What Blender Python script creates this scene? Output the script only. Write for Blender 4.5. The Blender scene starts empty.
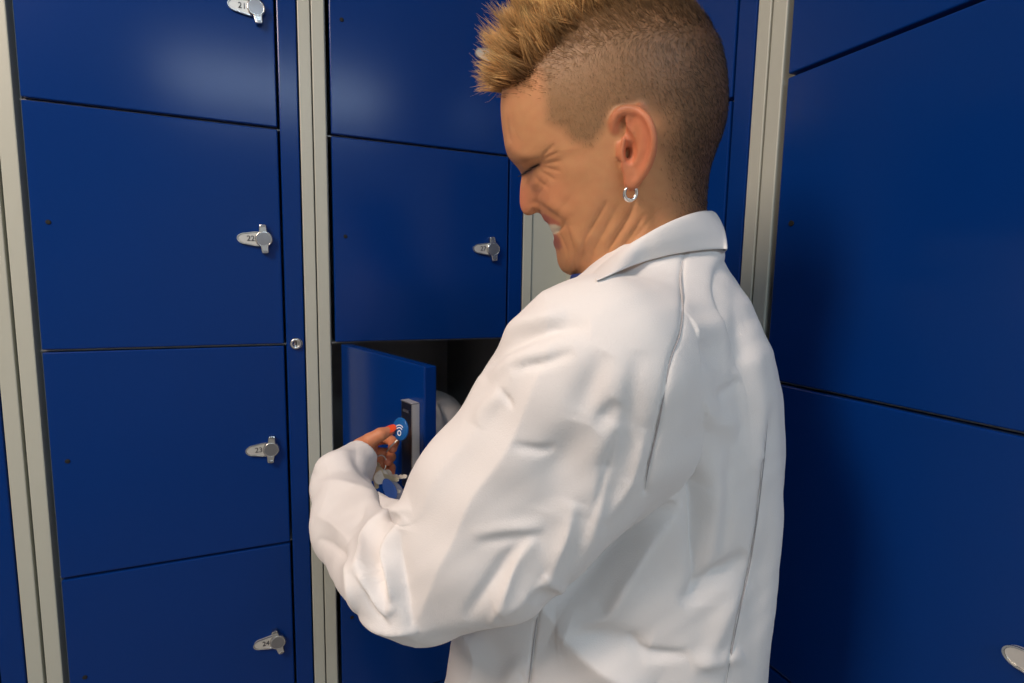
import bpy, bmesh, math, random
import numpy as np
from mathutils import Vector, Matrix
random.seed(7); rng = np.random.default_rng(7)
S = bpy.context.scene
COL = S.collection
# ------------------------------------------------------------------ camera
FPX = 525.67; YAW = 0.40539; PITCH = 0.11393; ROLL = 0.018487
CAM = np.array([0.0, -1.06584, 1.37564])
def cam_axes():
    cy, sy, cp, sp = math.cos(YAW), math.sin(YAW), math.cos(PITCH), math.sin(PITCH)
    fw = np.array([sy*cp, cy*cp, -sp]); r = np.array([cy, -sy, 0.0]); u = np.cross(r, fw)
    c, s = math.cos(ROLL), math.sin(ROLL)
    return r*c+u*s, u*c-r*s, fw
RX, UP, FW = cam_axes()
def P(x, y, z):                      # point of the place seen at (x, y), z metres along the view axis
    return CAM + z*(RX*(x-512)/FPX - UP*(y-341.5)/FPX + FW)
def proj(V):
    d = V-CAM; z = d@FW
    return np.stack([512+FPX*(d@RX)/z, 341.5-FPX*(d@UP)/z, z], -1)
cd = bpy.data.cameras.new('camera'); cam = bpy.data.objects.new('camera', cd); COL.objects.link(cam)
cd.sensor_fit = 'HORIZONTAL'; cd.sensor_width = 36.0; cd.lens = 36.0*FPX/1024; cd.clip_start = 0.02
M = Matrix(((RX[0], UP[0], -FW[0], CAM[0]), (RX[1], UP[1], -FW[1], CAM[1]), (RX[2], UP[2], -FW[2], CAM[2]), (0, 0, 0, 1)))
cam.matrix_world = M
S.camera = cam
S.view_settings.view_transform = 'Standard'; S.view_settings.look = 'None'
S.view_settings.gamma = 1.0; S.view_settings.use_curve_mapping = False
S.view_settings.exposure = 0.0
# ------------------------------------------------------------------ materials
def lin(r, g, b):
    f = lambda c: c/12.92 if c <= .04045 else ((c+.055)/1.055)**2.4
    return (f(r/255), f(g/255), f(b/255), 1.0)
def mat(name, col, rough=.5, metal=0.0, bump=0.0, bscale=200.0, var=0.0, vscale=8.0, spec=None, sheen=0.0, attr=None, sss=0.0, coat=0.0):
    m = bpy.data.materials.new(name); m.use_nodes = True
    nt = m.node_tree; b = nt.nodes['Principled BSDF']
    b.inputs['Base Color'].default_value = col; b.inputs['Roughness'].default_value = rough; b.inputs['Metallic'].default_value = metal
    if spec is not None: b.inputs['Specular IOR Level'].default_value = spec
    if sheen: b.inputs['Sheen Weight'].default_value = sheen; b.inputs['Sheen Roughness'].default_value = .5
    if coat: b.inputs['Coat Weight'].default_value = coat; b.inputs['Coat Roughness'].default_value = .15
    if sss:
        b.inputs['Subsurface Weight'].default_value = sss; b.inputs['Subsurface Radius'].default_value = (.01, .004, .002); b.inputs['Subsurface Scale'].default_value = .35
    tc = nt.nodes.new('ShaderNodeTexCoord')
    src = None
    if attr:
        a = nt.nodes.new('ShaderNodeAttribute'); a.attribute_name = attr; src = a.outputs['Color']
    if var:
        n = nt.nodes.new('ShaderNodeTexNoise'); n.inputs['Scale'].default_value = vscale; n.inputs['Detail'].default_value = 4
        nt.links.new(tc.outputs['Object'], n.inputs['Vector'])
        mr = nt.nodes.new('ShaderNodeMapRange'); mr.inputs['To Min'].default_value = 1-var; mr.inputs['To Max'].default_value = 1+var
        nt.links.new(n.outputs['Fac'], mr.inputs['Value'])
        mx = nt.nodes.new('ShaderNodeMix'); mx.data_type = 'RGBA'; mx.blend_type = 'MULTIPLY'; mx.inputs['Factor'].default_value = 1
        if src: nt.links.new(src, mx.inputs['A'])
        else: mx.inputs['A'].default_value = col
        nt.links.new(mr.outputs['Result'], mx.inputs['B']); src = mx.outputs['Result']
    if src: nt.links.new(src, b.inputs['Base Color'])
    if bump:
        n2 = nt.nodes.new('ShaderNodeTexNoise'); n2.inputs['Scale'].default_value = bscale; n2.inputs['Detail'].default_value = 3
        nt.links.new(tc.outputs['Object'], n2.inputs['Vector'])
        bp = nt.nodes.new('ShaderNodeBump'); bp.inputs['Strength'].default_value = bump; bp.inputs['Distance'].default_value = .001
        nt.links.new(n2.outputs['Fac'], bp.inputs['Height']); nt.links.new(bp.outputs['Normal'], b.inputs['Normal'])
    return m
M_BLUE = mat('blue_enamel', (.0010, .030, .180, 1), .19, spec=.2, bump=.06, bscale=350, var=.05, vscale=4)
M_GREY = mat('light_grey_enamel', (.47, .49, .42, 1), .42, bump=.05, bscale=350, var=.03)
M_STEEL = mat('galvanised_steel', (.33, .33, .32, 1), .5, .3, var=.1, vscale=30)
M_CHROME = mat('cast_zinc', (.62, .62, .60, 1), .24, 1.0, bump=.08, bscale=500, var=.12, vscale=60)
M_KNOB = mat('brushed_knob_face', (.30, .30, .31, 1), .34, .9, bump=.1, bscale=700, var=.1, vscale=90)
M_PLATE = mat('pale_number_plate', (.66, .65, .60, 1), .32, .45, var=.1, vscale=60)
M_BLACK = mat('black_plastic', (.008, .008, .010, 1), .35, bump=.05, bscale=600)
M_DGREY = mat('dark_grey_print', (.06, .06, .07, 1), .5)
M_INK = mat('dark_print', (.03, .025, .03, 1), .6)
M_HOLE = mat('black_rubber', (.006, .006, .006, 1), .8)
M_FLOOR = mat('grey_vinyl_floor', (.35, .34, .32, 1), .5, bump=.1, bscale=60, var=.12, vscale=20)
M_WALL = mat('white_plaster', (.72, .70, .66, 1), .8, bump=.15, bscale=90, var=.03)
# ------------------------------------------------------------------ mesh helpers
def link(o, parent=None):
    COL.objects.link(o)
    if parent is not None: o.parent = parent
    return o
def empty(name, loc, rz=0.0, label=None, cat=None, group=None):
    o = bpy.data.objects.new(name, None); o.location = loc; o.rotation_euler = (0, 0, rz); o.empty_display_size = .05; link(o)
    return tag(o, label, cat, group)
def tag(o, label=None, cat=None, group=None, kind=None):
    if label: o['label'] = label
    if cat: o['category'] = cat
    if group: o['group'] = group
    if kind: o['kind'] = kind
    return o
def obj(name, bm, mats, parent=None, smooth=False, loc=None):
    me = bpy.data.meshes.new(name); bm.normal_update(); bm.to_mesh(me); bm.free()
    for m in (mats if isinstance(mats, (list, tuple)) else [mats]): me.materials.append(m)
    if smooth: me.polygons.foreach_set('use_smooth', [True]*len(me.polygons))
    o = bpy.data.objects.new(name, me); link(o, parent)
    if loc is not None: o.location = loc
    return o
def mesh_np(name, V, F, mats, parent=None, smooth=True, mi=None):
    me = bpy.data.meshes.new(name)
    V = np.asarray(V, dtype=np.float32); F = np.asarray(F, dtype=np.int32); k = F.shape[1]
    me.vertices.add(len(V)); me.vertices.foreach_set('co', V.ravel())
    me.loops.add(F.size); me.loops.foreach_set('vertex_index', F.ravel())
    me.polygons.add(len(F)); me.polygons.foreach_set('loop_start', np.arange(0, F.size, k, dtype=np.int32))
    me.update(calc_edges=True)
    me.polygons.foreach_set('use_smooth', np.full(len(F), smooth))
    for m in (mats if isinstance(mats, (list, tuple)) else [mats]): me.materials.append(m)
    if mi is not None: me.polygons.foreach_set('material_index', np.asarray(mi, dtype=np.int32))
    me.validate()
    o = bpy.data.objects.new(name, me); link(o, parent); return o
def box(bm, x0, x1, y0, y1, z0, z1, bev=0.0, mi=0, seg=2):
    r = bmesh.ops.create_cube(bm, size=1.0); vs = r['verts']
    for v in vs:
        v.co = Vector(((x0+x1)/2+v.co.x*(x1-x0), (y0+y1)/2+v.co.y*(y1-y0), (z0+z1)/2+v.co.z*(z1-z0)))
    fs = list({f for v in vs for f in v.link_faces})
    for f in fs: f.material_index = mi
    if bev:
        es = list({e for v in vs for e in v.link_edges})
        bmesh.ops.bevel(bm, geom=es, offset=bev, segments=seg, affect='EDGES', profile=.5)
    return vs
def prism(bm, pts, y0, y1, mi=0, bev=0.0):     # outline in x,z pushed along y (front y0)
    a = [bm.verts.new((x, y0, z)) for x, z in pts]; b = [bm.verts.new((x, y1, z)) for x, z in pts]
    n = len(pts); fs = []
    f0 = bm.faces.new(a); fs.append(f0); fs.append(bm.faces.new(b[::-1]))
    for i in range(n): fs.append(bm.faces.new((a[i], b[i], b[(i+1) % n], a[(i+1) % n])))
    for f in fs: f.material_index = mi
    bmesh.ops.recalc_face_normals(bm, faces=fs)
    if bev:
        bmesh.ops.bevel(bm, geom=list(f0.edges), offset=bev, segments=2, affect='EDGES', profile=.5)
def lathe_y(bm, prof, cx=0, cz=0, n=28, mi=0):   # profile [(r, y)] round an axis along y
    rings = []
    for r, y in prof:
        if r < 1e-6: rings.append([bm.verts.new((cx, y, cz))])
        else: rings.append([bm.verts.new((cx+r*math.cos(2*math.pi*k/n), y, cz+r*math.sin(2*math.pi*k/n))) for k in range(n)])
    fs = []
    for A, B in zip(rings, rings[1:]):
        for k in range(n):
            q = [A[k % len(A)], A[(k+1) % n % len(A)], B[(k+1) % n % len(B)], B[k % len(B)]]
            q2 = []
            for v in q:
                if v not in q2: q2.append(v)
            if len(q2) > 2: fs.append(bm.faces.new(q2))
    for f in fs: f.material_index = mi; f.smooth = True
    bmesh.ops.recalc_face_normals(bm, faces=fs)
def text_mesh(name, s, size, mats, parent, loc, rot, depth=.0004):
    cu = bpy.data.curves.new(name, 'FONT'); cu.body = s; cu.size = size; cu.extrude = depth; cu.align_x = 'CENTER'; cu.align_y = 'CENTER'
    t = bpy.data.objects.new(name, cu); link(t)
    bpy.context.view_layer.update()
    me = bpy.data.meshes.new_from_object(t.evaluated_get(bpy.context.evaluated_depsgraph_get()))
    bpy.data.objects.remove(t)
    me.materials.clear(); me.materials.append(mats)
    o = bpy.data.objects.new(name, me); link(o, parent); o.location = loc; o.rotation_euler = rot
    return o
# ------------------------------------------------------------------ room shell
XR = 0.591                      # face plane of the lockers on the side wall
def struct(name, m, *b):
    bm = bmesh.new(); box(bm, *b); o = obj(name, bm, m); tag(o, kind='structure'); return o
struct('floor', M_FLOOR, -2.6, XR+.62, -3.6, .62, -.1, 0)
struct('ceiling', M_WALL, -2.6, XR+.62, -3.6, .62, 2.62, 2.72)
struct('wall_back', M_WALL, -2.6, XR+.62, .52, .62, 0, 2.62)
struct('wall_right', M_WALL, XR+.52, XR+.62, -3.6, .52, 0, 2.62)
struct('wall_left', M_WALL, -2.7, -2.6, -3.6, .62, 0, 2.62)
struct('wall_front', M_WALL, -2.7, XR+.62, -3.7, -3.6, 0, 2.62)
# ------------------------------------------------------------------ lockers
CW = .45; ROWH = .39; BASE = .08; NR = 5
DX0, DX1 = .032, .3895
def latch_mesh(tilt):
    bm = bmesh.new()
    # pear shaped number plate pointing left
    pts = []
    for k in range(13):
        a = math.pi/2+math.pi*k/12; pts.append((-.030+.0105*math.cos(a)*1.25, .0092*math.sin(a)))
    pts = [(.004, .0125), (-.016, .0118)]+pts+[(-.016, -.0118), (.004, -.0125)]
    prism(bm, pts, -.0045, 0, 1, .0012)
    rim = [(x*1.0, z) for x, z in pts]
    for i in range(len(rim)-1):          # raised rim round the plate
        (xa, za), (xb, zb) = rim[i], rim[i+1]
        d = Vector((xb-xa, 0, zb-za)); L = d.length
        if L < 1e-5: continue
        n = Vector((-d.z, 0, d.x))/L*.0008
        p = [(xa+n.x, za+n.z), (xb+n.x, zb+n.z), (xb-n.x, zb-n.z), (xa-n.x, za-n.z)]
        prism(bm, p, -.0056, -.004, 0)
    # turning knob: domed disc with a lobe above and below
    lathe_y(bm, [(.0142, 0), (.0148, -.006), (.0142, -.0100), (.0122, -.0112), (.0116, -.0108)], 0, 0, 32, 0)
    lathe_y(bm, [(.0117, -.0109), (.006, -.0110), (.0, -.0110)], 0, 0, 32, 2)
    before = set(bm.verts)
    for s in (1, -1):
        out = [(-.0078, .009), (-.0066, .0165), (-.0060, .0235), (-.0045, .0255), (.0045, .0255), (.0060, .0235), (.0066, .0165), (.0078, .009)]
        prism(bm, [(x, z*s) for x, z in out], -.0105, 0, 0, .0016)
        prism(bm, [(x*.55, (z*.5+.0125)*s) for x, z in out if z > .012], -.0112, -.009, 2, .0004)
    kv = [v for v in bm.verts if v not in before]
    bmesh.ops.rotate(bm, verts=kv, cent=(0, 0, 0), matrix=Matrix.Rotation(tilt, 3, 'Y'))
    me = bpy.data.meshes.new('latch'); bm.normal_update(); bm.to_mesh(me); bm.free()
    for m in (M_CHROME, M_PLATE, M_KNOB): me.materials.append(m)
    return me
LATCH = {}
def cabinet(loc, rz, label, numbers, tilts, open_row=None, lx=.3225):
    t = empty('locker_cabinet', loc, rz, label, 'locker', 'blue locker cabinets')
    bm = bmesh.new(); g = .0015; D = .48
    top = BASE+NR*ROWH
    box(bm, g, .0235, 0, D, BASE-.03, top+.012, .0015); box(bm, .4275, CW-g, 0, D, BASE-.03, top+.012, .0015)
    box(bm, .0235, .4275, D-.004, D, BASE, top)
    box(bm, .0235, .4275, .0, D-.004, top+.0005, top+.012, .001); box(bm, .0235, .4275, .0, D-.004, BASE-.03, BASE-.002, .001)
    obj('carcass', bm, M_GREY, t)
    bm = bmesh.new()                                  # dark inner lining with the shelves
    box(bm, .024, .0265, .022, D-.005, BASE, top); box(bm, .394, .397, .022, D-.005, BASE, top)
    box(bm, .0265, .394, D-.008, D-.005, BASE, top)
    for k in range(NR+1):
        z = BASE+k*ROWH; box(bm, .0265, .394, .012, D-.008, z-.0014, z+.0014)
    obj('shelf_lining', bm, M_STEEL, t)
    bm = bmesh.new(); box(bm, g, CW-g, .03, D, 0, BASE-.03, .001); obj('plinth', bm, M_BLACK, t)
    bm = bmesh.new(); box(bm, .3935, .4255, 0, .05, BASE+.0015, top-.0015, .0022); st = obj('lock_rail', bm, M_BLUE, t)
    bm = bmesh.new()
    lathe_y(bm, [(.0112, 0), (.0112, -.0035), (.0098, -.0056), (.0070, -.0064), (.0062, -.0054), (.0, -.0054)], 0, 0, 24, 0)
    box(bm, -.0013, .0013, -.0062, -.005, -.0042, .0042, 0, 1)
    obj('lock_cylinder', bm, [M_CHROME, M_INK], st, loc=(.4105, 0, BASE+3*ROWH+.0015))
    for r in range(NR):
        z0 = top-(r+1)*ROWH
        x0, x1 = DX0, DX1
        if r == open_row: x0, x1 = .042, .366
        W = x1-x0
        bm = bmesh.new(); box(bm, 0, W, 0, .021 if r == open_row else .018, .0022, ROWH-.0022, .0020)
        d = obj('door', bm, M_BLUE, t, loc=(x0, 0, z0))
        if r == open_row:
            d.rotation_euler = (0, 0, -math.radians(74.0)); d['label'] = 'blue door swung open with black lock box'
            bm = bmesh.new()                          # battery lock on the door's outer face
            box(bm, -.021, .013, -.013, 0, -.068, .068, .0015, 0)
            box(bm, .0125, .0142, -.0135, 0, -.0685, .0685, .0005, 3)
            box(bm, -.0212, .0142, -.0138, .0, .0680, .0692, .0004, 3)
            box(bm, -.0145, .0045, -.0134, -.0129, .052, .057, .0004, 4)
            obj('lock_box', bm, [M_BLACK, M_CHROME, M_STEEL, M_PLATE, M_DGREY], d, loc=(W-.028, 0, ROWH-.128))
            bm = bmesh.new()
            lathe_y(bm, [(.0115, 0), (.0125, -.012), (.0105, -.019), (.0, -.020)], 0, 0, 24, 0)
            box(bm, -.006, .006, -.023, -.018, -.004, .014, .0012, 1)
            obj('lock_knob', bm, [M_BLACK, M_CHROME], d, loc=(W-.022, 0, ROWH-.222))
            for s in (.06, .33):
                bm = bmesh.new(); box(bm, -.006, .0, .004, .016, s-.018, s+.018, .001)
                obj('hinge', bm, M_STEEL, d)
            continue
        ti = tilts[r % len(tilts)]
        if ti not in LATCH: LATCH[ti] = latch_mesh(ti)
        l = bpy.data.objects.new('latch', LATCH[ti]); link(l, d); l.location = (lx, 0, .193)
        bm = bmesh.new(); lathe_y(bm, [(.0035, .0), (.0037, -.0012), (.0028, -.0016), (.0, -.0006)], 0, 0, 16, 0)
        obj('vent_plug', bm, M_HOLE, d, loc=(.022, 0, .205))
        if numbers and numbers[r]:
            text_mesh('door_number', numbers[r], .0132, M_INK, d, (lx-.0215, -.0049, .193), (math.pi/2, 0, 0))
    return t
T = [math.radians(a) for a in (-8, 4, 2, 14, 0)]
cabinet((.0525, 0, 0), 0, 'blue locker cabinet with one door swung open in front of the person', ['26', '27', None, '29', '30'], [T[1], T[0], T[2], T[3], T[4]], 2)
cabinet((-.3965, 0, 0), 0, 'blue locker cabinet left of the open one, latches numbered 21 to 24', ['21', '22', '23', '24', '25'], [math.radians(-10), math.radians(-4), math.radians(4), math.radians(-14), 0], lx=.330)
cabinet((-.8475, 0, 0), 0, 'blue locker cabinet at the far left edge, mostly out of view', None, T)
RZ = -math.pi/2
cabinet((XR, -.076, 0), RZ, 'blue locker cabinet in the corner behind the head of the person', None, T)
cabinet((XR, -.526, 0), RZ, 'blue locker cabinet on the side wall behind the back of the coat', None, T)
struct('trim_1', M_GREY, .503, XR+.01, 0.004, .02, 0, 2.05)
struct('trim_2', M_GREY, XR+.0, XR+.02, -.0745, .004, 0, 2.05)
# ------------------------------------------------------------------ implicit surfaces
def surface_nets(g, o, h):
    s = g < 0; nx, ny, nz = g.shape
    c = np.zeros((nx-1, ny-1, nz-1), np.uint8)
    for i in (0, 1):
        for j in (0, 1):
            for k in (0, 1): c += s[i:nx-1+i, j:ny-1+j, k:nz-1+k]
    act = (c > 0) & (c < 8); I, J, K = np.nonzero(act)
    idx = np.full(act.shape, -1, np.int32); idx[I, J, K] = np.arange(len(I))
    acc = np.zeros((len(I), 3)); cnt = np.zeros(len(I))
    cor = [(i, j, k) for i in (0, 1) for j in (0, 1) for k in (0, 1)]
    for a in cor:
        for ax in range(3):
            if a[ax]: continue
            b = list(a); b[ax] = 1
            ga = g[I+a[0], J+a[1], K+a[2]]; gb = g[I+b[0], J+b[1], K+b[2]]
            m = (ga < 0) != (gb < 0); t = np.where(m, ga/np.where(m, ga-gb, 1), 0)
            p = np.tile(np.array(a, float), (len(I), 1)); p[:, ax] += t
            acc[m] += p[m]; cnt[m] += 1
    V = (np.stack([I, J, K], 1)+acc/cnt[:, None])*h+o
    F = []
    for ax in range(3):
        sl0 = [slice(None)]*3; sl1 = [slice(None)]*3; sl0[ax] = slice(0, -1); sl1[ax] = slice(1, None)
        d0 = s[tuple(sl0)]; d1 = s[tuple(sl1)]
        A = np.nonzero(d0 != d1); A = np.stack(A, 1); u, v = (ax+1) % 3, (ax+2) % 3
        A = A[(A[:, u] > 0) & (A[:, v] > 0) & (A[:, u] < g.shape[u]-1) & (A[:, v] < g.shape[v]-1)]
        q = []
        for du, dv in ((0, 0), (1, 0), (1, 1), (0, 1)):
            B = A.copy(); B[:, u] -= du; B[:, v] -= dv; q.append(idx[B[:, 0], B[:, 1], B[:, 2]])
        q = np.stack(q, 1); flip = ~d0[A[:, 0], A[:, 1], A[:, 2]]
        q[flip] = q[flip][:, ::-1]; F.append(q)
    F = np.concatenate(F); return V, F[(F >= 0).all(1)]
def smin(a, b, k):
    h = np.clip(.5+.5*(b-a)/k, 0, 1); return b+(a-b)*h-k*h*(1-h)
def roundcone(X, a, b, ra, rb):
    a, b = np.asarray(a), np.asarray(b); ab = b-a; L2 = ab@ab
    p = X-a; t = np.clip((p@ab)/L2, 0, 1)
    return np.linalg.norm(p-t[..., None]*ab, axis=-1)-(ra+(rb-ra)*t)
def ellipsoid(X, c, r, A=None):
    p = X-np.asarray(c)
    if A is not None: p = p@np.asarray(A).T
    r = np.asarray(r); k0 = np.linalg.norm(p/r, axis=-1); k1 = np.linalg.norm(p/(r*r), axis=-1)
    return k0*(k0-1)/np.maximum(k1, 1e-9)
def subdivide_quads(V, F):
    n = len(V); E = np.concatenate([F[:, [0, 1]], F[:, [1, 2]], F[:, [2, 3]], F[:, [3, 0]]]); E.sort(1)
    U, inv = np.unique(E, axis=0, return_inverse=True); m = len(F); inv = inv.reshape(4, m)+n
    Em = V[U].mean(1); Cm = V[F].mean(1); c = np.arange(m)+n+len(U)
    Q = np.concatenate([np.stack([F[:, i], inv[i], c, inv[(i+3) % 4]], 1) for i in range(4)])
    return np.concatenate([V, Em, Cm]), Q
def edges_of(F):
    k = F.shape[1]; E = np.concatenate([F[:, [i, (i+1) % k]] for i in range(k)]); E.sort(1); return np.unique(E, axis=0)
def laplace(V, F, it=1, lam=.5, w=None):
    E = edges_of(F); n = len(V); d = np.bincount(E.ravel(), minlength=n)[:, None]
    for _ in range(it):
        A = np.stack([np.bincount(E[:, 0], V[E[:, 1], c], n)+np.bincount(E[:, 1], V[E[:, 0], c], n) for c in range(3)], 1)/np.maximum(d, 1)
        V = V+(A-V)*(lam if w is None else lam*w[:, None])
    return V
def vnormals(V, F):
    if F.shape[1] == 4: fn = np.cross(V[F[:, 2]]-V[F[:, 0]], V[F[:, 3]]-V[F[:, 1]])
    else: fn = np.cross(V[F[:, 1]]-V[F[:, 0]], V[F[:, 2]]-V[F[:, 0]])
    N = np.zeros_like(V)
    for i in range(F.shape[1]):
        for c in range(3): N[:, c] += np.bincount(F[:, i], fn[:, c], len(V))
    return N/np.maximum(np.linalg.norm(N, axis=1, keepdims=True), 1e-12)
def polydist(Q, pts):
    """distance, signed side and arc fraction of points Q to a polyline"""
    pts = np.asarray(pts, float); seg = np.linalg.norm(np.diff(pts, axis=0), axis=1); cum = np.concatenate([[0], np.cumsum(seg)])
    best = np.full(len(Q), 1e9); side = np.zeros(len(Q)); fr = np.zeros(len(Q))
    for i in range(len(seg)):
        a = pts[i]; ab = pts[i+1]-a; p = Q-a; t = np.clip((p@ab)/(ab@ab), 0, 1)
        r = p-t[:, None]*ab; d = np.linalg.norm(r, axis=1); m = d < best
        cr = ab[0]*p[:, 1]-ab[1]*p[:, 0]
        best[m] = d[m]; side[m] = np.sign(cr[m]); fr[m] = (cum[i]+t[m]*seg[i])/cum[-1]
    return best, best*side, fr
def spline(pts, n=40):
    pts = np.asarray(pts, float); m = len(pts)
    if m < 3: return pts
    out = []
    for i in range(m-1):
        p0 = pts[max(i-1, 0)]; p1 = pts[i]; p2 = pts[i+1]; p3 = pts[min(i+2, m-1)]
        for t in np.linspace(0, 1, max(3, n//(m-1)), endpoint=(i == m-2)):
            out.append(.5*((2*p1)+(-p0+p2)*t+(2*p0-5*p1+4*p2-p3)*t*t+(-p0+3*p1-3*p2+p3)*t**3))
    return np.array(out)
HR = np.array([RX[0], RX[1], 0]); HR /= np.linalg.norm(HR)
HF = np.array([FW[0], FW[1], 0]); HF /= np.linalg.norm(HF)
# ------------------------------------------------------------------ person: the coat
BT = math.radians(40)                       # the trunk is turned away from the camera by this much
LEFT = -math.sin(BT)*HR-math.cos(BT)*HF     # towards her left shoulder
FRONT = -math.cos(BT)*HR+math.sin(BT)*HF
SHO = P(600, 366, .395); ELB = P(436, 571, .462); CUF = P(341, 482, .68); CEND = P(364, 456, .73)
TORSO = [  # px, py, depth, half depth, half breadth
    (665, 252, .503, .050, .062), (660, 272, .506, .064, .080), (655, 300, .510, .090, .115), (650, 345, .518, .116, .145), (640, 420, .545, .135, .154),
    (628, 500, .572, .146, .154), (613, 590, .592, .157, .158), (598, 690, .608, .165, .166), (585, 800, .610, .170, .188), (570, 1010, .65, .19, .21)]
def torso_sdf(X, grow=0.0):
    tp = np.array([P(a, b, c) for a, b, c, _, _ in TORSO]); zs = tp[::-1, 2]
    f = lambda v: np.interp(X[..., 2], zs, np.asarray(v)[::-1])
    cx, cy = f(tp[:, 0]), f(tp[:, 1]); a = f([t[3] for t in TORSO])+grow; b = f([t[4] for t in TORSO])+grow
    dx, dy = X[..., 0]-cx, X[..., 1]-cy
    u = dx*FRONT[0]+dy*FRONT[1]; v = dx*LEFT[0]+dy*LEFT[1]
    k0 = np.sqrt((u/a)**2+(v/b)**2); k1 = np.sqrt((u/a**2)**2+(v/b**2)**2)
    d = k0*(k0-1)/np.maximum(k1, 1e-6)
    return np.maximum(np.where(k0 < .3, -np.minimum(a, b)*.7, d), X[..., 2]-tp[0, 2])
RSH = SHO-LEFT*.235+FRONT*.01+np.array([0, 0, .0])
CDIR = (CEND-CUF)/np.linalg.norm(CEND-CUF)
def arm_sdf(X, grow=0.0):
    d = roundcone(X, SHO, ELB, .060+grow, .058+grow)
    d = smin(d, roundcone(X, P(624, 442, .408), P(502, 558, .430), .047+grow, .048+grow), .03)
    W = P(350, 522, .62)
    d2 = roundcone(X, ELB, W, .054+grow, .042+grow)
    d2 = smin(d2, roundcone(X, W, CUF, .042+grow, .035+grow), .02)
    d2 = smin(d2, roundcone(X, P(367, 489, .665), P(410, 523, .53), .012+grow, .016+grow), .018)
    d3 = roundcone(X, CUF, CEND+CDIR*.03, .034+grow, .0250+grow)
    d3 = np.maximum(d3, (X-CEND)@CDIR-grow)
    d2 = smin(d2, d3, .02)
    if not grow: d2 = np.maximum(d2, -roundcone(X, CEND-CDIR*.03, CEND+CDIR*.1, .0208, .0235))
    return smin(d, d2, .010)
def body_sdf(X):
    t = torso_sdf(X)
    yoke = roundcone(X, P(655, 316, .50), SHO+np.array([0, 0, .004]), .046, .050)
    yoke = smin(yoke, roundcone(X, P(668, 312, .51), RSH, .046, .052), .04)
    t = smin(t, yoke, .05)
    re = RSH+np.array([0, 0, -.27])+FRONT*.05
    ra = smin(roundcone(X, RSH, re, .052, .050), roundcone(X, re, P(440, 545, .73), .052, .042), .02)
    return smin(t, ra, .02)
def coat_sdf(X):
    t = body_sdf(X); a = arm_sdf(X)
    z = X[..., 2]; k = np.interp(z, [SHO[2]-.15, SHO[2]-.03], [.006, .045])
    return smin(t, a, k)
def grid_eval(fn, lo, hi, h):
    """signed field on a grid; fine samples only near the surface"""
    B = 6; lo = np.asarray(lo); n = (np.ceil((np.asarray(hi)-lo)/h/B).astype(int)+1)*B
    xs = [lo[i]+h*(np.arange(n[i]//B)*B+(B-1)/2) for i in range(3)]
    X = np.stack(np.meshgrid(*xs, indexing='ij'), -1); c = fn(X)
    near = np.abs(c) < h*B*1.35
    g = np.repeat(np.repeat(np.repeat(c.astype(np.float32), B, 0), B, 1), B, 2)
    I = np.argwhere(near)*B; off = np.stack(np.meshgrid(*[np.arange(B)]*3, indexing='ij'), -1).reshape(-1, 3)
    for s in range(0, len(I), 4000):
        J = (I[s:s+4000, None, :]+off[None]).reshape(-1, 3)
        g[J[:, 0], J[:, 1], J[:, 2]] = fn(lo+J*h)
    return g, lo, h
def bounds(pts, pad): pts = np.array(pts); return pts.min(0)-pad, pts.max(0)+pad
lo, hi = bounds([SHO, ELB, CUF, RSH, P(440, 545, .73)]+[P(a, b, c) for a, b, c, _, _ in TORSO], .13)
lo, hi = np.array(lo), np.array(hi)
lo[2] = .62; hi[2] = 1.47; lo[:2] -= .08; hi[:2] += .08
g, o_, h_ = grid_eval(lambda X: np.maximum(coat_sdf(X), .64-X[..., 2]), lo, hi, .0036)
CV, CF = surface_nets(g, o_, h_); CV = laplace(CV, CF, 3)
CV, CF = subdivide_quads(CV, CF); CV = laplace(CV, CF, 2)
ARM = arm_sdf(CV) < body_sdf(CV)+.002
def facing(V, F):
    N = vnormals(V, F); d = V-CAM; d /= np.linalg.norm(d, axis=1)[:, None]; return N, -(N*d).sum(1)
# how the cloth hangs away from the plain form: (form outline, cloth outline)
HANG_LINES = [
 [(532, 305, 526, 304), (521, 317, 515, 316), (513, 331, 507, 330), (508, 344, 501, 343), (498, 360, 489, 359), (487, 378, 476, 377), (464, 412, 458, 411), (448, 434, 435, 433), (437, 448, 421, 447), (424, 466, 405, 465), (413, 480, 403, 481), (406, 492, 404, 508)],
 [(308, 472, 311, 472), (308, 490, 307, 490), (309, 509, 308, 509), (308, 531, 313, 531), (320, 556, 319, 556), (347, 578, 330, 579), (366, 597, 341, 598), (374, 613, 354, 613), (378, 623, 360, 624), (390, 635, 388, 636)],
 [(456, 650, 444, 650), (450, 682, 439, 682)],
 [(745, 278, 736, 278), (762, 303, 750, 303), (775, 334, 764, 334), (783, 366, 775, 366), (785, 400, 782, 400), (785, 435, 783, 435), (785, 470, 784, 470), (783, 501, 785, 501), (778, 564, 780, 564), (769, 642, 772, 642), (763, 682, 767, 682)]]
HANG = []
for L_ in HANG_LINES:
    L_ = np.array(L_, float); s_ = np.concatenate([[0], np.cumsum(np.hypot(*np.diff(L_[:, :2], axis=0).T))])
    t_ = np.linspace(0, s_[-1], int(s_[-1]/9)+2); HANG += [tuple(np.interp(v, s_, L_[:, c]) for c in range(4)) for v in t_]
def hang(V, pairs, s=24.0):
    p = proj(V); W_ = np.zeros(len(V)); D = np.zeros((len(V), 2))
    for x0, y0, x1, y1 in pairs:
        w_ = np.exp(-((p[:, 0]-x0)**2+(p[:, 1]-y0)**2)/s**2); W_ += w_; D += w_[:, None]*np.array([x1-x0, y1-y0])
    D /= np.maximum(W_, .8)[:, None]; z = p[:, 2]/FPX
    return V+(z*D[:, 0])[:, None]*RX-(z*D[:, 1])[:, None]*UP
CV = hang(CV, HANG)
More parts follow.
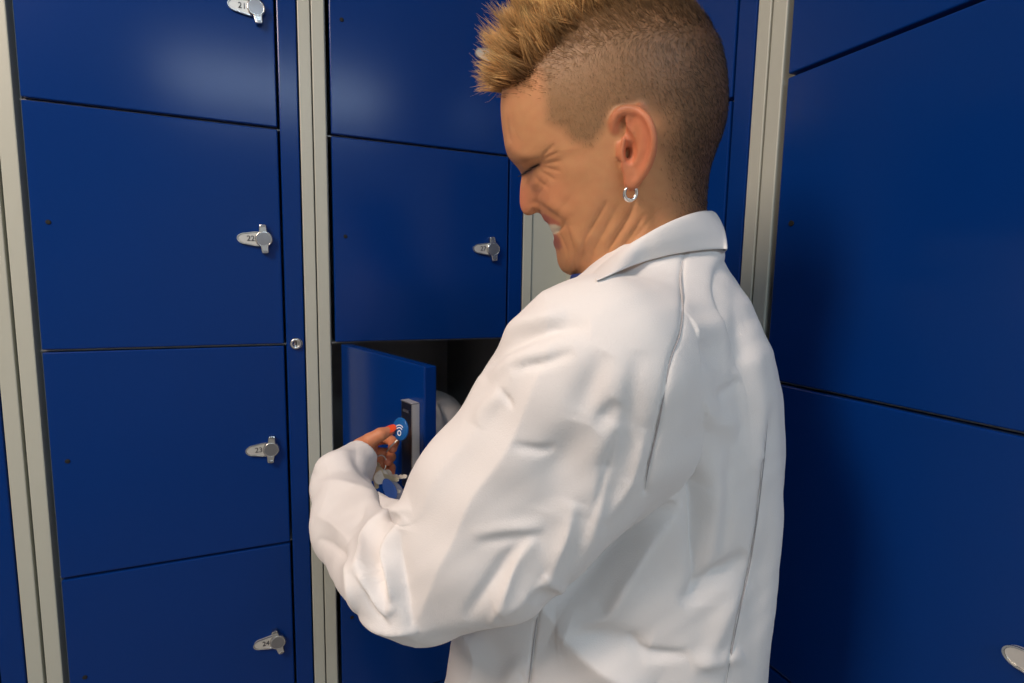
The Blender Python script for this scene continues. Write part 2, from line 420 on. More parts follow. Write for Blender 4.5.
# folds: (region, kind, amplitude in mm, width in px, line)
FOLDS = [
 ('A', 'cusp', 10, 44, [(560, 330), (536, 395), (512, 450), (482, 490), (460, 535), (437, 580), (408, 640)]),
 ('A', 'round', -5.5, 9, [(478, 376), (492, 362), (512, 346), (532, 335), (566, 327), (590, 326)]), ('A', 'round', 3.2, 9, [(488, 350), (505, 334), (530, 321), (566, 314)]),
 ('A', 'round', -2.4, 5, [(515, 372), (530, 366), (545, 364), (560, 358), (575, 352)]), ('A', 'round', 2.4, 8, [(490, 378), (510, 364), (530, 355), (556, 348)]),
 ('A', 'round', -1.8, 3, [(504, 388), (507, 393), (514, 400), (518, 408)]), ('A', 'round', 2.2, 6, [(480, 426), (486, 412), (496, 400), (506, 390)]),
 ('A', 'round', -4, 14, [(606, 352), (598, 368), (588, 392), (578, 420)]), ('A', 'round', -2.6, 9, [(618, 402), (608, 414), (596, 428)]),
 ('A', 'round', -2.4, 5, [(518, 442), (530, 445), (542, 448), (556, 446)]), ('A', 'round', -3, 12, [(640, 350), (636, 378), (632, 420), (626, 480)]),
 ('A', 'round', -3, 18, [(582, 415), (562, 455), (545, 510)]), ('A', 'round', 3, 16, [(612, 420), (596, 470), (582, 515)]),
 ('A', 'round', 2.0, 7, [(476, 531), (490, 529), (512, 525), (545, 526)]), ('A', 'round', -1.5, 6, [(478, 540), (492, 538), (514, 536), (546, 533)]),
 ('A', 'fold', 4.5, (12, 5), [(538, 538), (528, 544), (516, 558), (506, 582), (490, 625)]), ('A', 'round', -3.5, 7, [(528, 540), (514, 550), (496, 574), (466, 618)]),
 ('A', 'fold', 4.5, (16, 10), [(498, 612), (518, 599), (532, 585), (548, 574)]), ('A', 'fold', 4.5, (10, 14), [(542, 572), (548, 577), (556, 584), (566, 586)]),
 ('A', 'fold', 5, (10, 14), [(546, 577), (555, 556), (566, 530), (574, 500)]), ('A', 'round', -2.5, 10, [(530, 600), (543, 592), (558, 590)]),
 ('A', 'round', 4.5, 10, [(604, 465), (594, 515), (586, 548), (562, 582)]), ('A', 'fold', -2.6, (5, 9), [(618, 430), (610, 450), (598, 492), (580, 540)]),
 ('A', 'fold', 3, (6, 12), [(646, 430), (640, 450), (630, 482), (604, 522)]),
 # forearm
 ('A', 'round', -4.5, 6, [(350, 446), (354, 457), (362, 469), (378, 483), (402, 506)]), ('A', 'fold', 5, (9, 6), [(308, 486), (330, 483), (354, 489), (386, 503), (412, 519)]),
 ('A', 'round', -3, 7, [(304, 481), (314, 477), (328, 472)]), ('A', 'fold', 4, (6, 9), [(310, 468), (324, 459), (338, 454), (356, 452)]),
 ('A', 'fold', 8.5, (4, 11), [(414, 508), (400, 513), (388, 520), (375, 531), (365, 556), (368, 582), (382, 606), (394, 620)]),
 ('A', 'round', -9, 6, [(406, 517), (394, 525), (383, 537), (377, 562), (383, 590), (391, 606)]),
 ('A', 'fold', 7.5, (5, 9), [(410, 518), (400, 530), (391, 554), (393, 580), (391, 614)]),
 ('A', 'fold', -6.5, (10, 4), [(405, 530), (400, 552), (403, 585), (414, 630)]),
 ('A', 'fold', -4.5, (9, 5), [(318, 538), (332, 546), (343, 555), (360, 566)]), ('A', 'fold', 5, (5, 9), [(350, 542), (354, 562), (356, 585), (357, 614)]),
 ('A', 'fold', -5, (9, 5), [(360, 570), (367, 586), (375, 607), (392, 624)]), ('A', 'fold', 5, (6, 8), [(358, 616), (376, 624), (394, 628), (418, 628)]),
 ('A', 'round', -3, 12, [(325, 500), (340, 506), (354, 516), (364, 534)]), ('A', 'fold', 2.5, (4, 8), [(316, 515), (334, 524), (350, 540)]), ('A', 'round', -2, 4, [(366, 500), (360, 515), (350, 528)]),
 # seams
 ('*', 'seam', -2.6, 2.6, [(686, 248), (681, 275), (683, 306), (680, 334), (670, 362), (661, 412), (655, 440), (648, 470), (645, 492)]),
 ('T', 'seam', -2.4, 2.0, [(764, 462), (757, 520), (750, 564), (740, 610), (732, 650), (724, 700)]),
 ('T', 'seam', -2.4, 1.9, [(541, 590), (534, 640), (527, 700)]),
 # back
 ('T', 'round', 5, 9, [(778, 460), (774, 540), (768, 600), (752, 720)]),
 ('T', 'fold', -10, (14, 7), [(694, 405), (692, 440), (692, 480), (694, 530), (697, 606)]), ('T', 'round', 5, 14, [(712, 420), (712, 480), (716, 570)]),
 ('T', 'round', -6, 9, [(680, 604), (694, 594), (712, 582), (734, 566), (748, 552)]), ('T', 'round', 4, 10, [(700, 668), (712, 645), (726, 615), (744, 580)]),
 ('T', 'fold', 9, (22, 12), [(694, 484), (690, 492), (672, 512), (651, 537), (630, 572), (615, 602), (602, 616), (566, 630), (556, 632)]),
 ('T', 'fold', 9, (14, 24), [(555, 628), (566, 634), (582, 646), (604, 664), (650, 694)]), ('T', 'round', -6, 14, [(570, 628), (592, 634), (616, 640), (650, 648)]),
 ('T', 'round', -4.5, 6, [(628, 632), (633, 642), (642, 652), (662, 656), (690, 654)]), ('T', 'round', 4, 9, [(690, 664), (705, 662), (722, 660), (742, 652)]),
 ('T', 'round', -13, 16, [(545, 612), (566, 594), (596, 564), (626, 534), (668, 494)]),
 ('T', 'round', 3.5, 10, [(505, 690), (518, 668), (530, 672)]), ('T', 'round', 2.2, 14, [(670, 328), (690, 330), (712, 328), (745, 322)]), ('T', 'round', -2.6, 14, [(680, 346), (696, 351), (716, 358), (738, 376)]),
 ('T', 'round', -2.2, 6, [(716, 398), (724, 393), (735, 386), (742, 378)]), ('T', 'round', 3.6, 11, [(660, 398), (678, 404), (702, 414), (742, 430)]),
 ('T', 'round', -2.4, 8, [(735, 268), (737, 300), (738, 345), (741, 400), (744, 480)]), ('T', 'round', 2.6, 9, [(752, 320), (759, 360), (763, 420), (756, 500)]),
 ('T', 'round', -2.6, 7, [(732, 440), (728, 480), (724, 530), (716, 590)]), ('T', 'round', -1.8, 5, [(772, 400), (768, 440), (764, 480)]),
]
def apply_folds(V, F, arm, folds, scale=1.0):
    N, fc = facing(V, F); p = proj(V); q = p[:, :2]; vis = np.clip((fc+.12)/.3, 0, 1)
    D = np.zeros(len(V))
    for reg, kind, amp, w, line in folds:
        L = spline(line, 30) if len(line) > 2 else np.array(line, float); wm = max(w) if isinstance(w, tuple) else w
        m = (q[:, 0] > L[:, 0].min()-4*wm) & (q[:, 0] < L[:, 0].max()+4*wm) & (q[:, 1] > L[:, 1].min()-4*wm) & (q[:, 1] < L[:, 1].max()+4*wm) & (vis > 0)
        if reg == 'A': m &= arm
        if reg == 'T': m &= ~arm
        ix = np.nonzero(m)[0]
        if not len(ix): continue
        d, sd, fr = polydist(q[ix], L)
        if kind == 'fold': ww = np.where(sd < 0, w[0], w[1]); prof = 1.12*np.exp(-np.sqrt((d/ww)**2+.04)*1.35+.27)/1.0
        elif kind == 'round': prof = np.exp(-(d/w)**2)
        else: prof = np.exp(-d/w*1.2)
        tap = 1.0 if kind == 'seam' else np.sin(math.pi*np.clip(fr, 0, 1))**.7
        if reg == '*' and kind != 'seam': tap = .35+.65*tap
        D[ix] += amp*.001*scale*prof*tap*vis[ix]
    return V+N*D[:, None]
CV = apply_folds(CV, CF, ARM, [f for f in FOLDS if f[1] != 'seam'], 1.18)
x_, y_, z_ = CV.T
und = np.sin(62*x_+41*z_+1.7*np.sin(33*y_+20*z_))*np.sin(48*z_-37*y_+1.3*np.sin(40*x_))*.0009+np.sin(120*x_-70*z_+2*np.sin(60*y_+50*z_))*np.sin(95*z_+88*y_)*.00035
CV = CV+vnormals(CV, CF)*und[:, None]
CV = laplace(CV, CF, 1, .4)
CV = apply_folds(CV, CF, ARM, [f for f in FOLDS if f[1] == 'seam'])
M_COAT = mat('white_cotton', (.765, .75, .735, 1), .85, bump=.25, bscale=900, spec=.2, sheen=.1)
coat = mesh_np('lab_coat', CV, CF, M_COAT)

def lay(line, off=-.0002, n=60):                     # a line of points lying on the coat as seen from the front
    pj = proj(CV); fcv = facing(CV, CF)[1]; out = []
    for x, y in spline(line, n):
        m = (np.abs(pj[:, 0]-x) < 4) & (np.abs(pj[:, 1]-y) < 4) & (fcv > .02)
        if not m.any(): continue
        k = np.argsort(pj[m, 2])[:max(3, m.sum()//2)]; q = pj[m][k]; w_ = np.exp(-((q[:, 0]-x)**2+(q[:, 1]-y)**2)/3)+1e-6
        out.append((x, y, (q[:, 2]*w_).sum()/w_.sum()+off))
    return out
# ------------------------------------------------------------------ person: head, neck, hands (one body surface)
HZ = .49
HC = P(618, 140, HZ)
HN = (HC-CAM)/np.linalg.norm(HC-CAM)                 # from camera to head
HU = -(RX-(RX@HN)*HN); HU /= np.linalg.norm(HU)      # the way she faces
HV = np.cross(HU, HN); HV = HV if HV@UP > 0 else -HV
HW = -HN
def ray_w(px, py, w=0.0):                            # point seen at (px, py) lying w metres to the side of the head's middle
    d = RX*(px-512)/FPX-UP*(py-341.5)/FPX+FW; p0 = HC+HW*w
    return CAM+d*(((p0-CAM)@HN)/(d@HN))
def to_uv(pts): return np.array([[(ray_w(x, y)-HC)@HU, (ray_w(x, y)-HC)@HV] for x, y in pts])
SKULL = [(505, 84), (513, 58), (530, 34), (560, 12), (598, -4), (640, -9), (673, -2), (697, 12), (713, 32), (722, 57), (726, 86), (725, 115), (717, 143), (704, 170), (694, 192), (680, 214), (660, 234), (628, 254), (603, 268), (590, 273)]
DETAIL = SKULL+[(581, 274.5), (571, 274.5), (563, 271), (558.5, 264), (557, 257), (556.2, 250), (553.8, 243.5), (553.6, 238.5), (555.2, 234.5), (557.5, 233.2), (556.2, 230), (553.6, 227), (551.5, 224.8), (550, 222.4), (545.6, 221), (543.4, 217.6), (541.8, 214.2), (538.4, 212.2), (533.5, 214.2), (528.5, 215.6), (523.4, 213.2), (520.4, 206.5), (519.8, 197), (520.4, 187), (521.4, 179), (521.0, 173), (515.5, 164.5), (509, 156.5), (506.2, 148), (504.6, 137), (503, 122), (502.2, 108), (503, 95)]
SMOOTH = SKULL+[(581, 273), (571, 271), (565, 265), (561, 255), (557, 245), (553, 235), (549, 224), (545, 212), (541, 200), (537, 190), (532, 180), (525, 170), (514, 160), (508, 148), (505, 136), (503, 122), (502.2, 108), (503, 95)]
def polar(pts):
    uv = to_uv(spline(pts+[pts[0]], 4*len(pts))[:-1]); th = np.arctan2(uv[:, 1], uv[:, 0]); r = np.hypot(uv[:, 0], uv[:, 1])
    grid = np.linspace(-math.pi, math.pi, 1441); o = np.argsort(th)
    th, r = th[o], r[o]
    rr = np.interp(grid, np.concatenate([th-2*math.pi, th, th+2*math.pi]), np.tile(r, 3)); return rr
R_D, R_S = polar(DETAIL), polar(SMOOTH)
def uvw(X): p = X-HC; return p@HU, p@HV, p@HW
def head_sdf(X):
    u, v, w = uvw(X); th = np.arctan2(v, u); r = np.hypot(u, v)
    k = (th+math.pi)/(2*math.pi)*1440; i = np.clip(k.astype(int), 0, 1439); f = k-i
    rd = R_D[i]*(1-f)+R_D[i+1]*f; rs = R_S[i]*(1-f)+R_S[i+1]*f
    R = rs+(rd-rs)*np.exp(-(w/.0155)**2)
    Wd = .0745+.004*np.clip(v/.1, -1, 1)-.006*np.clip(u/.1, 0, 1)       # wider above and behind
    p = 2.25
    q = (np.abs(r/R)**p+np.abs(w/Wd)**p)**(1/p)
    return (q-1)*.072
def E(x, y, w): return ray_w(x, y, w)
HELIX = [(615, 131, .0725), (614, 121, .075), (620, 112, .0775), (629.5, 109.5, .0795), (640, 113, .083), (648, 122, .087), (652.5, 136, .089), (652.5, 150, .088), (648.5, 164, .085), (641.5, 176, .081), (635, 184, .0785)]
ANTI = [(634, 118, .0775), (639.5, 127, .0795), (642.5, 140, .0815), (641, 154, .0805), (635.5, 165, .078)]
EAR_AX = np.array([HU, HV, HW])
def chain(X, pts, ra, rb, k=.003):
    d = None; n = len(pts)
    for i in range(n-1):
        c = roundcone(X, pts[i], pts[i+1], ra+(rb-ra)*i/(n-1), ra+(rb-ra)*(i+1)/(n-1)); d = c if d is None else smin(d, c, k)
    return d
def ear_sdf(X):
    t = math.radians(27); A = np.array([HU*math.cos(t)+HW*math.sin(t), HV, HW*math.cos(t)-HU*math.sin(t)])
    plate = ellipsoid(X, E(636.5, 145, .0750), (.0142, .0305, .0042), A)
    d = smin(plate, chain(X, spline([E(*p) for p in HELIX], 30), .0031, .0027), .003)
    d = smin(d, chain(X, spline([E(*p) for p in ANTI], 16), .0026, .0028), .004)
    d = smin(d, chain(X, spline([E(639, 119, .0800), E(645, 130, .0835), E(647.5, 145, .0840), E(645, 160, .0820), E(639, 171, .0785)], 16), .0026, .0026), .003)
    d = smin(d, ellipsoid(X, E(631, 182, .0765), (.0058, .0075, .0042), EAR_AX), .005)
    d = smin(d, roundcone(X, E(620, 146, .0745), E(621, 155, .0755), .0030, .0036), .004)
    d = smin(d, roundcone(X, E(631, 172, .0775), E(625, 168, .0755), .003, .003), .004)
    return d
def ear_pits(X):
    d = ellipsoid(X, E(630.5, 151, .0835), (.0050, .0105, .0085), EAR_AX)
    d = np.minimum(d, roundcone(X, E(626.5, 151, .074), E(625.8, 160, .073), .0030, .0020))
    d = np.minimum(d, chain(X, spline([E(620, 121, .0815), E(624, 131, .0795), E(632, 141, .0810)], 9), .0026, .0018))
    d = np.minimum(d, ellipsoid(X, E(630, 125, .0840), (.0040, .0070, .0038), EAR_AX))
    return d
# left hand: palm, four fingers curled towards the palm, thumb across
PALM = P(369, 453, .775)
FING = {
 'index': ([(371, 441, .805), (387, 438.5, .818), (394, 442, .806), (392.5, 448.5, .786)], [.0088, .0082, .0078, .0072]),
 'middle': ([(370, 452, .806), (385, 453, .822), (391, 457, .808), (387.5, 462, .786)], [.0088, .0080, .0074, .0064]),
 'ring': ([(368, 461, .803), (384, 464, .818), (391, 468, .806), (391, 474, .792)], [.0082, .0075, .0070, .0060]),
 'little': ([(366, 469, .797), (379, 475, .810), (384, 479, .798), (380, 482.5, .785)], [.0074, .0066, .0060, .0052]),
 'thumb': ([(360, 447, .757), (370, 440.5, .750), (380.5, 434.5, .752), (390.5, 430.5, .762)], [.0130, .0108, .0096, .0068])}
def hand_sdf(X):
    pp = smin(roundcone(X, P(362, 459, .752), P(372, 442, .796), .0165, .0110), roundcone(X, P(362, 459, .752), P(366, 467, .792), .0165, .0105), .014)
    d = smin(pp, roundcone(X, P(345, 470, .712), P(362, 458, .752), .020, .0175), .012)
    ds = d
    for k, (pts, rr) in FING.items():
        c = None
        for i in range(3):
            q = roundcone(X, P(*pts[i]), P(*pts[i+1]), rr[i], rr[i+1]); c = q if c is None else smin(c, q, .0025)
        d = smin(d, c, .0035 if k != 'thumb' else .006)
    return d
def flesh_sdf(X):
    d = head_sdf(X)
    neck = roundcone(X, P(643, 183, .497), P(656, 292, .508), .0505, .056)
    d = smin(d, neck, .022)
    e = smin(d, ear_sdf(X), .0022)
    e = np.maximum(e, -ear_pits(X))
    t = np.maximum(torso_sdf(X, -.035), X[..., 2]-1.385)
    t = smin(t, roundcone(X, P(660, 305, .51), SHO, .045, .036), .03); t = smin(t, roundcone(X, P(668, 305, .515), RSH, .045, .036), .03)
    e = smin(e, t, .03)
    e = smin(e, roundcone(X, SHO, ELB, .037, .034), .01)
    e = smin(e, roundcone(X, ELB, P(350, 516, .635), .034, .027), .01); e = smin(e, roundcone(X, P(350, 516, .635), P(347, 472, .712), .027, .019), .01)
    return smin(e, hand_sdf(X), .004)
lo, hi = bounds([HC+HU*.13, HC-HU*.13, HC+HV*.15, HC+HW*.1, HC-HW*.1, SHO, RSH, ELB, P(397, 443, .83), P(640, 470, .55), P(600, 600, .5), P(640, 470, .55)-LEFT*.1], .05)
lo[2] = 1.06
g, o_, h_ = grid_eval(lambda X: np.maximum(flesh_sdf(X), 1.08-X[..., 2]), lo, hi, .0017)
BV, BF = surface_nets(g, o_, h_); BV = laplace(BV, BF, 2, .4)
# soft features and creases of the visible side
FACE = [
 ('*', 'round', 2.0, 8, [(511, 150), (522, 158), (536, 160)]), ('*', 'round', -3.0, 7, [(524, 170), (533, 166), (541, 165)]),
 ('*', 'round', 3.0, 17, [(542, 192), (552, 198), (564, 206)]), ('*', 'round', 1.5, 6, [(531, 182), (540, 184)]),
 ('*', 'round', -1.6, 14, [(560, 120), (565, 150)]), ('*', 'round', 1.5, 12, [(560, 172), (590, 168)]),
 ('*', 'cusp', -1.8, 2.2, [(522, 175.5), (527, 171.6), (533, 167.4), (539, 165)]),
 ('*', 'cusp', -1.7, 2, [(540, 163), (548, 157), (559, 152)]), ('*', 'cusp', -1.8, 2, [(541, 165), (550, 163), (561, 161)]),
 ('*', 'cusp', -1.7, 2, [(541, 168), (550, 169), (560, 171)]), ('*', 'cusp', -1.5, 2, [(539, 171), (547, 175), (556, 180)]),
 ('*', 'cusp', -2.0, 2, [(540, 161), (545, 153), (553, 146)]), ('*', 'cusp', -1.4, 2, [(535, 175), (541, 182), (549, 187)]), ('*', 'cusp', -.9, 2, [(530, 176), (529.5, 184), (531, 190)]),
 ('*', 'cusp', -1.0, 2, [(507, 118), (508, 132), (511, 142)]), ('*', 'cusp', -.6, 2, [(512, 112), (514, 128), (518, 140)]),
 ('*', 'round', -1.3, 4, [(538, 203), (547, 207), (556, 214), (563, 222)]), ('*', 'round', 2.4, 7, [(549, 203), (560, 210), (567, 219)]), ('*', 'cusp', -2.2, 2.2, [(553, 233), (558, 231), (563, 226), (565, 221)]), ('*', 'cusp', -1.6, 2.4, [(566, 224), (569, 233), (572, 246), (575, 262), (575, 274)]),
 ('*', 'cusp', -1.5, 2.2, [(556, 230), (563, 242), (567, 254), (567, 268)]),
 ('*', 'cusp', -2.4, 2.4, [(607, 202), (595, 222), (585, 240), (581, 262)]), ('*', 'cusp', -1.5, 2.2, [(617, 208), (605, 230), (594, 250), (589, 268)]),
 ('*', 'cusp', -3.0, 2.5, [(637, 198), (627, 220), (614, 240), (600, 264)]), ('*', 'cusp', -2.6, 2.4, [(645, 214), (626, 242), (604, 265)]),
 ('*', 'cusp', -1.6, 2.2, [(660, 208), (640, 232), (622, 252)]), ('*', 'round', 1.8, 5, [(590, 233), (579, 252)]), ('*', 'round', 1.8, 5, [(619, 220), (605, 244)]), ('*', 'round', 1.5, 5, [(634, 222), (612, 252)]), ('*', 'round', 1.6, 5, [(570, 226), (578, 246)]),
 ('*', 'round', -1.4, 3.2, [(635, 115), (643, 123), (647, 138), (645.5, 153), (640, 167)]),
 ('*', 'round', -2.5, 3, [(536, 210.5), (533, 212)]), ('*', 'round', -1.2, 3.5, [(531, 203), (537, 203.5), (540, 210)]),
]


BV = apply_folds(BV, BF, np.ones(len(BV), bool), FACE)
# ---- colours that belong to the skin: stubble, lips, flushed ear, nails
def inside(q, poly):
    poly = np.asarray(poly, float); r = np.zeros(len(q), bool); j = len(poly)-1
    for i in range(len(poly)):
        xi, yi = poly[i]; xj, yj = poly[j]
        c = ((yi > q[:, 1]) != (yj > q[:, 1])) & (q[:, 0] < (xj-xi)*(q[:, 1]-yi)/((yj-yi) or 1e-9)+xi); r ^= c; j = i
    return r
def soft(q, poly, s):
    d, _, _ = polydist(q, list(poly)+[poly[0]]); return np.clip(.5+np.where(inside(q, poly), d, -d)/s, 0, 1)
def mirrored(V):
    w = (V-HC)@HW; M_ = V-np.where(w < 0, 2*w, 0)[:, None]*HW; return proj(M_)[:, :2]
SCALP = [(480, 82), (506, 84), (520, 78), (532, 66), (543, 74), (546, 100), (547, 121), (563, 128), (572, 141), (591, 145), (604, 128), (611, 110), (640, 104), (662, 118), (664, 150), (668, 172), (676, 196), (684, 226), (760, 226), (760, -60), (480, -60)]
def srgb(c): return np.array(lin(*c)[:3])
def body_colour(V):
    q = mirrored(V); n = len(V); hd = (np.abs((V-HC)@HV) < .17) & (V[:, 2] > 1.3) & (np.linalg.norm(V-HC, axis=1) < .19)
    C = np.tile(srgb((197, 145, 101)), (n, 1))
    def mix(m, c): C[:] = C*(1-m[:, None])+srgb(c)*m[:, None]
    noise = np.sin(q[:, 0]*.21+np.sin(q[:, 1]*.17)*2)*np.sin(q[:, 1]*.23+1.3*np.sin(q[:, 0]*.13)); 
    mix(np.clip(.15+.12*noise, 0, 1)*hd, (190, 120, 86))
    g_ = lambda x, y, sx, sy: np.exp(-((q[:, 0]-x)/sx)**2-((q[:, 1]-y)/sy)**2)*hd
    mix(.45*g_(522, 200, 9, 16), (206, 112, 92)); mix(.3*g_(552, 195, 26, 22), (204, 120, 90)); mix(.3*g_(513, 143, 8, 10), (216, 146, 106))
    e = ear_sdf(V); mix(np.clip(1-(e+.0005)/.002, 0, 1)*.5*hd, (204, 100, 76))
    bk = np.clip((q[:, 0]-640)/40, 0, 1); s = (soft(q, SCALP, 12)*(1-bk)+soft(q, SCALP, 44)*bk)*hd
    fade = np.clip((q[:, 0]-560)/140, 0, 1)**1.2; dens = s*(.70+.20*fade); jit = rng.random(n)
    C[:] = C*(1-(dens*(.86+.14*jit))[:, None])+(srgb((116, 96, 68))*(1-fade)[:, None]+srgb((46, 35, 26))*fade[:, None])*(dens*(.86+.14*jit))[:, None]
    lip = soft(q, [(540, 213.5), (545, 214.5), (552, 218), (560, 222.5), (560, 225.5), (552, 225), (545, 223)], 2.0)*hd; mix(.7*lip, (168, 92, 80))
    lip = soft(q, [(550, 237), (556, 233), (560, 238), (562, 247), (559, 250), (550, 246)], 3)*hd; mix(.7*lip, (140, 78, 76))
    tooth = soft(q, [(546, 224.5), (555, 224.5), (561, 227), (559, 232), (555, 234), (546, 234)], 1.5)*hd; mix(.9*tooth, (214, 204, 180))
    brow = np.exp(-(polydist(q, [(506, 151), (514, 155), (525, 160)])[0]/4)**2)*hd; mix(.35*brow, (110, 76, 50))
    lash = np.exp(-(polydist(q, [(520.5, 176), (527, 171.6), (533, 167.2), (538.5, 165)])[0]/1.5)**2)*hd; mix(.9*lash, (24, 18, 16))
    hand = (hand_sdf(V) < .004); mix(hand*.45, (214, 120, 92))
    for k in ('index', 'middle', 'ring', 'little', 'thumb'):
        t = P(*FING[k][0][3]); mix(.5*np.exp(-((np.linalg.norm(V-t, axis=1))/.009)**2), (216, 96, 80))
    return np.clip(C, 0, 1)
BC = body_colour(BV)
def set_col(o, C):
    a = o.data.color_attributes.new('tint', 'FLOAT_COLOR', 'POINT')
    a.data.foreach_set('color', np.concatenate([C, np.ones((len(C), 1))], 1).astype(np.float32).ravel())
M_SKIN = mat('skin', (.6, .3, .18, 1), .48, bump=.25, bscale=900, var=.06, vscale=120, attr='tint', sss=.07, spec=.35)
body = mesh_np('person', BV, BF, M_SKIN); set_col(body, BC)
tag(body, 'person with cropped blond hair in a white lab coat, holding keys at an open locker', 'person')
# ------------------------------------------------------------------ hair
M_HAIR = mat('hair', (.3, .2, .1, 1), .45, attr='tint', spec=.35)
hq = mirrored(BV); BN = vnormals(BV, BF); hdm = np.linalg.norm(BV-HC, axis=1) < .17
sc = soft(hq, SCALP, 10)*hdm*(ear_sdf(BV) > .004)
LONGP = [(492, 92), (518, 86), (532, 78), (543, 62), (562, 42), (588, 22), (612, 6), (642, -6), (650, -40), (480, -40)]
MIDP = [(505, 90), (534, 90), (548, 80), (575, 60), (612, 38), (660, 24), (708, 34), (716, -40), (480, -40)]
lg = soft(hq, LONGP, 10)*hdm
wv = (BV-HC)@HW
def strands(root, path_dirs, length, r0, col0, col1, nseg):
    """tapered three-sided hairs; path_dirs (nseg,n,3) unit steps"""
    n = len(root); pts = [root]
    for k in range(nseg): pts.append(pts[-1]+path_dirs[k]*(length/nseg)[:, None])
    a = np.cross(path_dirs[0], rng.normal(size=(n, 3))); a /= np.linalg.norm(a, axis=1)[:, None]+1e-9
    b = np.cross(path_dirs[0], a); V = []; C = []
    for k, p in enumerate(pts):
        t = k/nseg; r = r0*(1-.85*t**1.5)
        for j in range(3):
            an = 2*math.pi*j/3; V.append(p+(a*math.cos(an)+b*math.sin(an))*r[:, None]); C.append(col0*(1-t)+col1*t)
    V = np.stack(V, 1).reshape(-1, 3); C = np.stack(C, 1).reshape(-1, 3); F = []
    base = np.arange(n)[:, None]*(nseg+1)*3
    for k in range(nseg):
        for j in range(3):
            j2 = (j+1) % 3; F.append(np.concatenate([base+k*3+j, base+k*3+j2, base+(k+1)*3+j2, base+(k+1)*3+j], 1))
    return V, np.concatenate(F), C
def unit(a): return a/(np.linalg.norm(a, axis=-1, keepdims=True)+1e-12)
HVs, HFs, HCs = [], [], []; off = 0
def add_hair(V, F, C):
    global off
    HVs.append(V); HFs.append(F+off); HCs.append(C); off += len(V)
# close-cropped sides and back
bk = np.clip((hq[:, 0]-640)/40, 0, 1); sc2 = (sc*(1-bk)+soft(hq, SCALP, 44)*bk)*hdm*(ear_sdf(BV) > .004)
pr = np.nonzero((rng.random(len(BV)) < sc2**2*.5))[0]
if len(pr) > 26000: pr = rng.choice(pr, 26000, replace=False)
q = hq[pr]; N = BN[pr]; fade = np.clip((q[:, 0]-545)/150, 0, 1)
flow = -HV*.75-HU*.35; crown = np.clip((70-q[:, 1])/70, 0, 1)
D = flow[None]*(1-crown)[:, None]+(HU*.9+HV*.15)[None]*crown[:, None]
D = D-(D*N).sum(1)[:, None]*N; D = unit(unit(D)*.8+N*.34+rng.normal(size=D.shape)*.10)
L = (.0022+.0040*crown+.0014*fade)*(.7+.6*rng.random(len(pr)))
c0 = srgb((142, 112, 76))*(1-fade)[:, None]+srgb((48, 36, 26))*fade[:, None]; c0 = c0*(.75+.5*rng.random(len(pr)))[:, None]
D2 = unit(D+unit(D-(D*N).sum(1)[:, None]*N)*.4)
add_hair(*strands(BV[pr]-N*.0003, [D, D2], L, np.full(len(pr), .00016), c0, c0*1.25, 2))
# middle length blending into the top
md_ = soft(hq, MIDP, 22)*hdm; cm = np.nonzero(rng.random(len(BV)) < md_*.6)[0]; cm = rng.choice(cm, min(16000, len(cm)), replace=False)
q = hq[cm]; N = BN[cm]; up_ = np.clip((70-q[:, 1])/70, 0, 1)[:, None]
D = unit(HU*.8+HV*(.10+.70*up_)+N*.30+rng.normal(size=N.shape)*.11); D1 = unit(D+HV*.30*up_+rng.normal(size=N.shape)*.08)
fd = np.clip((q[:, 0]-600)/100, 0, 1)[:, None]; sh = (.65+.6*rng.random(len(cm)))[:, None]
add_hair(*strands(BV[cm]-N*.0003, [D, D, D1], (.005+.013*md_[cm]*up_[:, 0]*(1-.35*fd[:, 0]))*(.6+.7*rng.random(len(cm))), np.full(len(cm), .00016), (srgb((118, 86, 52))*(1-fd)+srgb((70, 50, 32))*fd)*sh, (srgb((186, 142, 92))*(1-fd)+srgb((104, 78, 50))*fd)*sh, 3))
# longer blond top, in tufts that draw together towards their tips
def strands_pts(pts, r0, col0, col1):
    d = [unit(pts[k+1]-pts[k]) for k in range(len(pts)-1)]
    L = np.ones(len(pts[0])); V, F, C = strands(pts[0], d, L, r0, col0, col1, len(pts)-1)
    n, m = len(pts[0]), len(pts); V = V.reshape(n, m, 3, 3); cen = V.mean(2, keepdims=True)
    return (V-cen+np.stack(pts, 1)[:, :, None, :]).reshape(-1, 3), F, C
cand = np.nonzero(lg > .5)[0]; cl = rng.choice(cand, 520, replace=False)
def top_dir(q, w):
    t = np.clip((q[:, 0]-500)/110, 0, 1); d = np.clip((86-q[:, 1])/60, 0, 1)
    f = np.interp(t, [0, .12, .35, 1], [1.0, .85, .55, .55]); v = np.interp(t, [0, .12, .35, 1], [.20, .42, .80, .58])
    v = v+.30*(d-.35)*(t < .3)
    return HU[None]*f[:, None]+HV[None]*v[:, None]+HW[None]*np.clip(w/.05, -1, 1)[:, None]*.30
